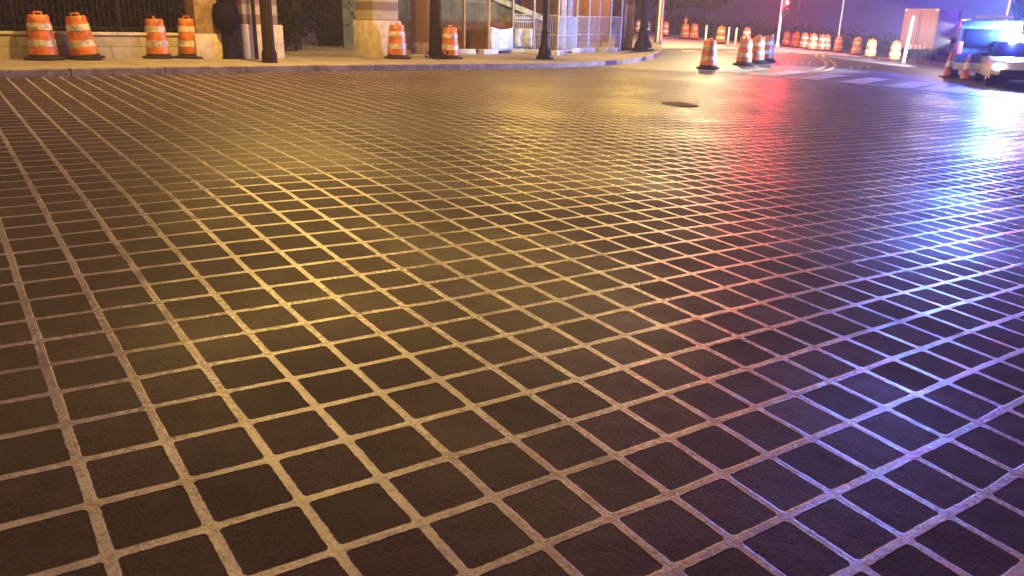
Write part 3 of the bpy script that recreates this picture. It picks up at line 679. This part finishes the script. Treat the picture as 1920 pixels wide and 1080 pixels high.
# brown facade behind gate and fences
def wallblock(px0, y0, px1, y1, dy, h, name, label, mat, th=3):
    a = ats(px0, y0); b = ats(px1, y1); d = (b-a).xy; t = thing(name, label, 'building', (a.x, a.y+dy, min(a.z, b.z)-.2), math.atan2(d.y, d.x)); w = d.length
    mb = MB(); mb.box((w/2, th/2, h/2), (w, th, h)); mb.build('wall', mat, t)
    for k in range(int(w/3)):
        for z in (2.0, 5.4):
            if z+1.6 > h: continue
            mb = MB(); mb.box((1.6+k*3.0, -.03, z+.4), (1.3, .10, 2.0)); f = mb.build('window_frame', M['brownst'], t, bevel=.01)
            mb = MB(); mb.box((1.6+k*3.0, -.07, z+.4), (1.1, .04, 1.8)); mb.build('window_pane', M['winglass'], f)
    mb = MB(); mb.box((w/2, th/2, h+.12), (w+.5, th+.5, .25)); mb.build('roof', M['rubber'], t, bevel=.02)
wallblock(540, 80, 1040, 78, 16, 8, 'brown_building', 'dim brown brick building behind the gate and the ramp wall', M['facade'])
wallblock(-120, 100, 380, 98, 7, 8, 'brown_building', 'long dark brick building hidden behind the iron fence and bushes', M['facade'])
# ivy bushes behind the fence and in the gateway
for i, (px, py, dy, r, lb) in enumerate(((-20, 105, 2.0, 1.5, 'dark bush behind the fence at the far left'), (110, 104, 2.2, 1.5, 'dark bush behind the fence between the first two barrels'), (240, 103, 2.4, 1.6, 'dark bush behind the fence left of the third barrel'), (340, 102, 2.6, 1.5, 'dark bush behind the fence by the fourth barrel'), (440, 101, 3.0, 1.2, 'brownish bush behind the brown pier'), (600, 92, 3.0, 1.7, 'olive ivy bush seen through the open gate'), (660, 90, 5.0, 1.6, 'olive bush behind the right gate leaf'))):
    q = ats(px, py); t = thing('bush', lb, 'bush', (q.x, q.y+dy, q.z), 0, 'bushes behind the iron fence')
    mb = MB(); leafcloud(mb, (0, 0, r*.95), (r*1.25, r*.8, r*1.05), 2600, .085); mb.build('foliage', M['leaf'] if i > 3 else M['leafd'], t, smooth=False)
    mb = MB(); mb.tube((0, 0, 0), (.1, 0, r), .07, .03, 7); mb.tube((0, 0, .1), (-.3, .1, r), .05, .02, 7); mb.build('stem', M['bark'], t)
# ------------------------------------------------------------------ far trees behind the road
tp = None; k = 0
TL = ['far tree left of the thick lamp post', 'far tree behind the bright lamp pole', 'far tree above the barrel with the warning light', 'far tree above the lone barrel', 'far tree above the barrel cluster', 'far tree behind the red signal', 'far tree behind the grey sign', 'far tree left of the bright thin pole', 'far tree behind the thin sign pole', 'far tree left of the box truck', 'far tree behind the box truck', 'far tree behind the dark van', 'far tree at the right edge']
for i, az in ((0, 8.5), (1, 10.4), (2, 12.6), (12, 33)):
    dd = 96+random.uniform(-6, 10); x, y = dd*math.tan(R(az)), dd; s = random.uniform(.85, 1.25)
    if tp is None: tp = make_tree(TL[0], (x, y, gz(x, y)), .28, 4.5, 4.6, 2600, .38, M['leafd'], 'trees beyond the far road'); o = tp
    else: o = dup(tp, (x, y, gz(x, y)), random.uniform(0, 6), TL[i])
    o.scale = (s*1.15, s*1.15, s)
mb = MB()
for i in range(46):
    az = R(4+i*.75); dd = 112+random.uniform(-4, 4); x = dd*math.tan(az); leafcloud(mb, (x, dd, gz(x, dd)+.6), (3.4, 2.2, 1.9+random.uniform(-.5, .6)), 230, .28)
o = mb.build('far_hedge', M['leafd'], smooth=False); o['kind'] = 'stuff'; o['label'] = 'dark continuous hedge and undergrowth beyond the far road'; o['category'] = 'hedge'
# ------------------------------------------------------------------ signals and signs
def redlight(name, loc, power, r=.30, c=(1, .02, .05)):
    ld = bpy.data.lights.new(name, 'POINT'); ld.energy = power; ld.color = c; ld.shadow_soft_size = r
    lo = bpy.data.objects.new(name, ld); col.objects.link(lo); lo.location = loc; return lo
REDL = emit('red_signal_glow', (1, .12, .03), 14)
def head(t, c, red=True):
    hd = MB(); hd.box((0, 0, 0), (.36, .24, 1.05)); h = hd.build('signal_head', M['black'], t, bevel=.03, loc=c)
    for k, z in enumerate((.33, 0, -.33)):
        MB().tube((0, -.125, z), (0, -.15, z), .12, n=20).build('signal_lens', REDL if (k == 0 and red) else M['winglass'], h)
        mb = MB(); mb.tube((0, -.12, z), (0, -.34, z+.0), .145, .14, 16, caps=False); mb.build('visor', M['black'], h)
q = at(1457, 88); t = thing('traffic_signal', 'red traffic signal on a mast arm pole left of the grey sign', 'traffic light', (q.x, q.y, q.z))
zz = zt(1462, 5, q)
MB().lathe([(.14, 0), (.14, .2), (.09, .3), (.075, 5.9), (0, 5.95)], n=14).build('pole', M['steelp'], t)
MB().tube((0, 0, 5.7), (-3.6, .2, 5.95), .06, .045, 10).build('mast_arm', M['steelp'], t)
head(t, (.15, -.25, zz-q.z-.33)); head(t, (-2.1, -.2, 5.5))
redlight('signal_light', (q.x+.15, q.y-.62, zz), P_RED)
redlight('signal_light', (q.x-2.1, q.y-.6, q.z+5.83), P_RED)
def signpost(px, py, x1, y0, y1, w, label, shape='rect'):
    q = at(px, py); t = thing('road_sign', label, 'road sign', q)
    z0, z1 = zt(x1, y1, q)-q.z, zt(x1, y0, q)-q.z
    MB().tube((0, 0, 0), (0, 0, z1), .035, n=8).build('post', M['steelp'], t)
    mb = MB(); mb.box((0, -.05, (z0+z1)/2), (w, .02, z1-z0)); mb.build('sign_plate', M['sign'], t, bevel=.008)
signpost(1489, 80, 1493, -4, 22, .62, 'grey rectangular sign on a thin pole above the far barrels')
signpost(1602, 92, 1606, 10, 22, .55, 'small faint sign on a thin pole above the dim barrels')
signpost(1508, 74, 1512, 40, 47, .3, 'tiny low sign between the grey sign and the bright pole')
# barricade left of the truck
q = at(1693, 120); t = thing('roadside_post', 'slanting pale purple post just left of the box truck', 'post', (q.x, q.y, q.z))
MB().tube((0, 0, 0), (.12, 0, 2.3), .07, .06, 12).build('post', M['sign'], t)
MB().lathe([(0, 0), (.2, 0), (.2, .05), (.08, .08)], n=16).build('foot', M['rubber'], t)
q = at(1710, 118); t = thing('barricade', 'small striped barricade at the foot of the box truck', 'barricade', (q.x, q.y, q.z))
for s in (-.42, .42):
    mb = MB(); mb.tube((s, -.25, 0), (s, 0, 1.0), .03, n=8); mb.tube((s, .25, 0), (s, 0, 1.0), .03, n=8); mb.build('leg', M['black'], t)
mb = MB(); mb.box((0, -.06, .85), (1.1, .03, .22)); mb.build('striped_board', bars_mat('barricade_stripes', (.7, .25, .08), (.75, .73, .7), 4, 0), t, bevel=.005)
# ------------------------------------------------------------------ vehicles
def wheel(t, c, r=.34, w=.22, name='wheel'):
    g = MB(); g.lathe([(r*.62, -w/2), (r*.93, -w/2), (r, -w*.32), (r, w*.32), (r*.93, w/2), (r*.62, w/2)], n=28)
    bmesh.ops.rotate(g.bm, verts=g.bm.verts, matrix=Matrix.Rotation(R(90), 3, 'Y')); o = g.build(name, M['rubber'], t, loc=c)
    g = MB(); g.lathe([(0, -w*.36), (r*.2, -w*.40), (r*.55, -w*.28), (r*.62, -w*.42), (r*.62, w*.42), (r*.55, w*.28), (r*.2, w*.40), (0, w*.36)], n=20)
    bmesh.ops.rotate(g.bm, verts=g.bm.verts, matrix=Matrix.Rotation(R(90), 3, 'Y')); g.build('rim', M['chrome'], o)
# box truck: local -y is its rear, +y its cab
q = Vector((29.4, 60.2, gz(29.4, 60.2)))
dist = q.xy.length; view = math.atan2(q.x, q.y)
t = thing('box_truck', 'white box truck parked beyond the barrels, rear doors facing', 'truck', (q.x, q.y, q.z), -view+R(-16))
mb = MB(); mb.box((0, 3.0, 2.22), (2.35, 6.0, 2.75)); mb.build('cargo_box', M['whitecar'], t, bevel=.03)
for s in (-1, 1):
    mb = MB(); mb.box((s*.57, -.02, 2.2), (1.11, .05, 2.55)); d = mb.build('rear_door', M['truckw'], t, bevel=.01)
    mb = MB(); mb.tube((-s*.12+s*.2, -.07, 1.0), (-s*.12+s*.2, -.07, 3.3), .018, n=8); mb.build('lock_rod', M['chrome'], d)
mb = MB(); mb.box((0, -.08, .62), (2.3, .14, .16)); mb.build('rear_bumper', M['black'], t, bevel=.02)
mb = MB(); mb.box((0, 3.4, .72), (.9, 7.4, .2)); mb.build('chassis', M['black'], t)
MB().prism([(6.1, .55), (8.0, .55), (8.05, 1.35), (7.75, 1.5), (7.35, 2.35), (7.1, 2.45), (6.1, 2.45)], -1.02, 1.02, 'x').build('cab', M['whitecar'], t, smooth=False)
mb = MB(); mb.box((1.03, 6.75, 1.85), (.03, .9, .65)); mb.build('side_window', M['winglass'], t, bevel=.01)
mb = MB(); mb.box((1.19, 4.6, 1.95), (.02, 1.2, 1.0)); mb.build('side_sign', M['conewht'], t)
RL = emit('marker_lamp', (1, .25, .15), 6)
for x in (-1.05, 1.05):
    mb = MB(); mb.box((x, -.06, 3.5), (.12, .05, .07)); mb.build('marker_light', RL, t)
    mb = MB(); mb.box((x, -.1, .8), (.2, .05, .12)); mb.build('tail_light', plain('red_lens', (.4, .02, .02), .3), t)
for x in (-1, 1):
    wheel(t, (x*.98, 1.5, .42), .42, .26); wheel(t, (x*.95, 7.0, .42), .42, .26)
# a car / van body from a side outline, local -y towards the camera side
def carbody(t, L, W, outline, glass, mat):
    MB().prism(outline, -W/2, W/2, 'x').build('body', mat, t, bevel=.05)
def van(px, py, label, rz):
    q = at(px, py); t = thing('van', label, 'van', (q.x, q.y, q.z), rz); W = 1.95
    MB().prism([(0, .38), (0.02, 1.0), (.12, 1.9), (.3, 2.12), (3.6, 2.15), (4.1, 1.9), (4.6, 1.25), (5.3, 1.05), (5.42, .4)], -W/2, W/2, 'x').build('body', M['darkcar'], t, bevel=.05)
    mb = MB(); mb.box((0, -.01+.05, 1.5), (1.5, .06, .62), rot=Matrix.Rotation(R(-6), 4, 'X')); mb.build('rear_window', M['winglass'], t, bevel=.02)
    mb = MB(); mb.box((0, -.06, .50), (W-.05, .18, .26)); mb.build('rear_bumper', M['whitecar'], t, bevel=.04)
    mb = MB(); mb.box((0, -.17, .52), (.46, .02, .16)); mb.build('number_plate', M['conewht'], t)
    for s in (-1, 1):
        mb = MB(); mb.box((s*.86, -.02, 1.15), (.14, .08, .42)); mb.build('tail_light', emit('tail_glow', (1, .1, .12), 1.6), t, bevel=.02)
        mb = MB(); mb.box((s*(W/2+.004), 2.2, 1.55), (.02, 2.6, .5)); mb.build('side_window', M['winglass'], t)
        mb = MB(); mb.box((s*(W/2+.1), 4.1, 1.4), (.16, .1, .22)); mb.build('mirror', M['black'], t, bevel=.03)
        wheel(t, (s*(W/2-.12), 1.0, .35)); wheel(t, (s*(W/2-.12), 4.4, .35))
    mb = MB(); mb.box((.1, 1.2, 2.24), (1.2, .28, .12)); mb.build('roof_light_bar', M['conewht'], t, bevel=.03)
    return t
VAN = van(1838, 152, 'dark van with a pale rear bumper parked behind the two cones', -R(27))
# patrol car at the right edge, nose towards the camera
q = at(1910, 168); t = thing('patrol_car', 'white patrol car with a lit headlight and flashing blue roof lights at the right edge', 'car', (q.x, q.y, q.z), R(-24)); W = 1.86
MB().prism([(0, .32), (-.03, .62), (.12, .86), (1.25, 1.0), (4.3, 1.02), (4.85, .95), (4.9, .35)], -W/2, W/2, 'x').build('body', M['whitecar'], t, bevel=.06)
cb = MB(); v = [cb.bm.verts.new(p) for p in ((-.84, 1.15, .98), (.84, 1.15, .98), (.84, 4.4, .98), (-.84, 4.4, .98), (-.62, 2.0, 1.46), (.62, 2.0, 1.46), (.62, 3.6, 1.46), (-.62, 3.6, 1.46))]
for f in ((0, 1, 5, 4), (1, 2, 6, 5), (2, 3, 7, 6), (3, 0, 4, 7), (4, 5, 6, 7), (3, 2, 1, 0)): cb.bm.faces.new([v[i] for i in f])
cb.build('cabin', M['winglass'], t, bevel=.05)
mb = MB(); mb.box((0, 2.8, 1.475), (1.22, 1.5, .04)); mb.build('roof', M['whitecar'], t, bevel=.015)
mb = MB(); mb.box((0, -.06, .5), (1.3, .06, .22)); mb.build('grille', M['black'], t, bevel=.02)
mb = MB(); mb.box((0, -.05, .38), (1.8, .14, .14)); mb.build('bumper', M['black'], t, bevel=.03)
HL = emit('headlight_glow', (1, .86, .8), 30)
for s in (-1, 1):
    MB().ball((s*.70, -.03, .70), .12, (1.2, .5, .8)).build('headlight', HL, t)
    wheel(t, (s*(W/2-.12), .9, .33)); wheel(t, (s*(W/2-.12), 3.9, .33))
    mb = MB(); mb.box((s*(W/2+.1), 1.5, 1.05), (.18, .1, .13)); mb.build('mirror', M['black'], t, bevel=.03)
bar = MB(); bar.box((0, 2.7, 1.53), (1.15, .3, .05)); bar.build('light_bar', M['black'], t, bevel=.01)
BLU = emit('blue_beacon_glow', (.05, .35, 1), 60); CY = emit('cyan_beacon_glow', (.2, .9, 1), 60)
for k, (x, mm) in enumerate(((-.42, BLU), (-.14, CY), (.14, CY), (.42, BLU))):
    mb = MB(); mb.box((x, 2.7, 1.60), (.25, .26, .15)); mb.build('beacon', mm, t, bevel=.03)
MW = Matrix.Translation(t.location) @ Matrix.Rotation(R(-24), 4, 'Z')
bl = MW @ Vector((0, 2.7, 1.78)); BP = bl
redlight('beacon_and_fill_light', bl+Vector((-.25, -.2, 0)), P_BLUE, .12, (.05, .09, 1))
redlight('beacon_and_fill_light', bl+Vector((.5, -.3, 0)), P_RED_FILL, .12, (1, .02, .12))  # red point added for a violet wash on the paving; no red beacon here
BEAM_=1; ld = bpy.data.lights.new('added_blue_spot', 'SPOT'); ld.energy = P_BLUE_SPOT; ld.color = (.07, .22, 1); ld.spot_size = R(150); ld.spot_blend = .6; ld.shadow_soft_size = .15  # extra blue spot added at the light bar to tint haze, van and truck
lo = bpy.data.objects.new('added_blue_spot', ld); col.objects.link(lo); lo.location = bl+Vector((0, .3, .05)); lo.rotation_euler = Vector((-.05, 1, .16)).to_track_quat('-Z', 'Y').to_euler()
redlight('beacon_and_fill_light', bl+Vector((.2, .1, .02)), P_CYAN, .10, (.05, .75, 1))
hp = Vector(VAN.location)+Matrix.Rotation(-R(27), 3, 'Z') @ Vector((-1.12, .7, 1.9)); ld = bpy.data.lights.new('fence_fill_spot', 'SPOT'); ld.energy = P_FENCE; ld.color = (.92, .88, 1); ld.spot_size = R(58); ld.spot_blend = .8; ld.shadow_soft_size = .08  # added spot at the van's side to whiten the fence; no lamp stands there
lo = bpy.data.objects.new('fence_fill_spot', ld); col.objects.link(lo); lo.location = hp; lo.rotation_euler = (Vector((1, 31, 1.3))-hp).to_track_quat('-Z', 'Y').to_euler()
# added spot beside the van, thrown down the far road to brighten the far barrels
ap = Vector(VAN.location)+Matrix.Rotation(-R(27), 3, 'Z') @ Vector((-1.12, 4.3, 1.35)); ld = bpy.data.lights.new('barrel_fill_spot', 'SPOT'); ld.energy = P_BARRELS; ld.color = (.85, .92, 1); ld.spot_size = R(34); ld.spot_blend = .35; ld.shadow_soft_size = .08
lo = bpy.data.objects.new('barrel_fill_spot', ld); col.objects.link(lo); lo.location = ap;  lo.rotation_euler = (Vector((ap.x+1.0, ap.y+30, .5))-ap).to_track_quat('-Z', 'Y').to_euler()
# ------------------------------------------------------------------ haze
hb = MB(); hb.box((14, 92, 7.5), (400, 228, 21)); 
m = bpy.data.materials.new('night_haze'); m.use_nodes = True; nt = m.node_tree; nt.nodes.clear()
out = nt.nodes.new('ShaderNodeOutputMaterial'); pv = nt.nodes.new('ShaderNodeVolumePrincipled'); pv.inputs['Density'].default_value = HAZE; pv.inputs['Color'].default_value = (.92, .9, .95, 1); pv.inputs['Anisotropy'].default_value = .3
nt.links.new(pv.outputs[0], out.inputs['Volume'])
hz = hb.build('haze', m, smooth=False); hz['kind'] = 'stuff'; hz['label'] = 'faint night haze hanging over the whole crossing'; hz['category'] = 'haze'
# ------------------------------------------------------------------ world, moonless night sky with city glow; blue-violet right side added to tint the paving
w = bpy.data.worlds.new('World'); scene.world = w; w.use_nodes = True; nt = w.node_tree; n = N(nt); bg = nt.nodes['Background']
sky = nt.nodes.new('ShaderNodeTexSky'); sky.sky_type = 'NISHITA'; sky.sun_disc = False; sky.sun_elevation = R(-4); sky.sun_rotation = R(60)
tc = nt.nodes.new('ShaderNodeTexCoord'); sp = nt.nodes.new('ShaderNodeSeparateXYZ'); nt.links.new(tc.outputs['Generated'], sp.inputs[0])
az = n.m('MULTIPLY', n.m('ARCTAN2', sp.outputs[0], sp.outputs[1]), 57.2958/360); az = n.m('ADD', az, .5)
cr = nt.nodes.new('ShaderNodeValToRGB'); nt.links.new(az, cr.inputs[0]); cr.color_ramp.interpolation = 'EASE'
KEYS = [(-60, (.010, .003, .010)), (6, (.010, .003, .014)), (13, (.018, .002, .024)), (18.5, (.070, .005, .040)), (22.5, (.055, .014, .17)), (27.5, (.10, .085, .55)), (33, (.20, .32, 1.2)), (45, (.34, .20, 2.0)), (75, (.26, .06, 1.3)), (115, (.04, .01, .08))]
els = cr.color_ramp.elements; els[0].position = KEYS[0][0]/360+.5; els[0].color = (*KEYS[0][1], 1); els[1].position = KEYS[-1][0]/360+.5; els[1].color = (*KEYS[-1][1], 1)
for a, c in KEYS[1:-1]:
    e = els.new(a/360+.5); e.color = (*c, 1)
g = n.mix(n.ramp(sp.outputs[2], 0.03, .55), cr.outputs[0], (.058, .009, .100))
ad = nt.nodes.new('ShaderNodeMix'); ad.data_type = 'RGBA'; ad.blend_type = 'ADD'; ad.inputs[0].default_value = SKYMIX; nt.links.new(g, ad.inputs[6]); nt.links.new(sky.outputs[0], ad.inputs[7])
nt.links.new(ad.outputs[2], bg.inputs['Color']); bg.inputs['Strength'].default_value = WORLD
scene.view_settings.view_transform = 'Standard'; scene.view_settings.look = 'None'; scene.view_settings.gamma = 1; scene.view_settings.exposure = EXPO
scene.cycles.use_denoising = True; scene.cycles.max_bounces = 6; scene.cycles.volume_bounces = 0; scene.cycles.sample_clamp_indirect = 3; scene.cycles.sample_clamp_direct = 0
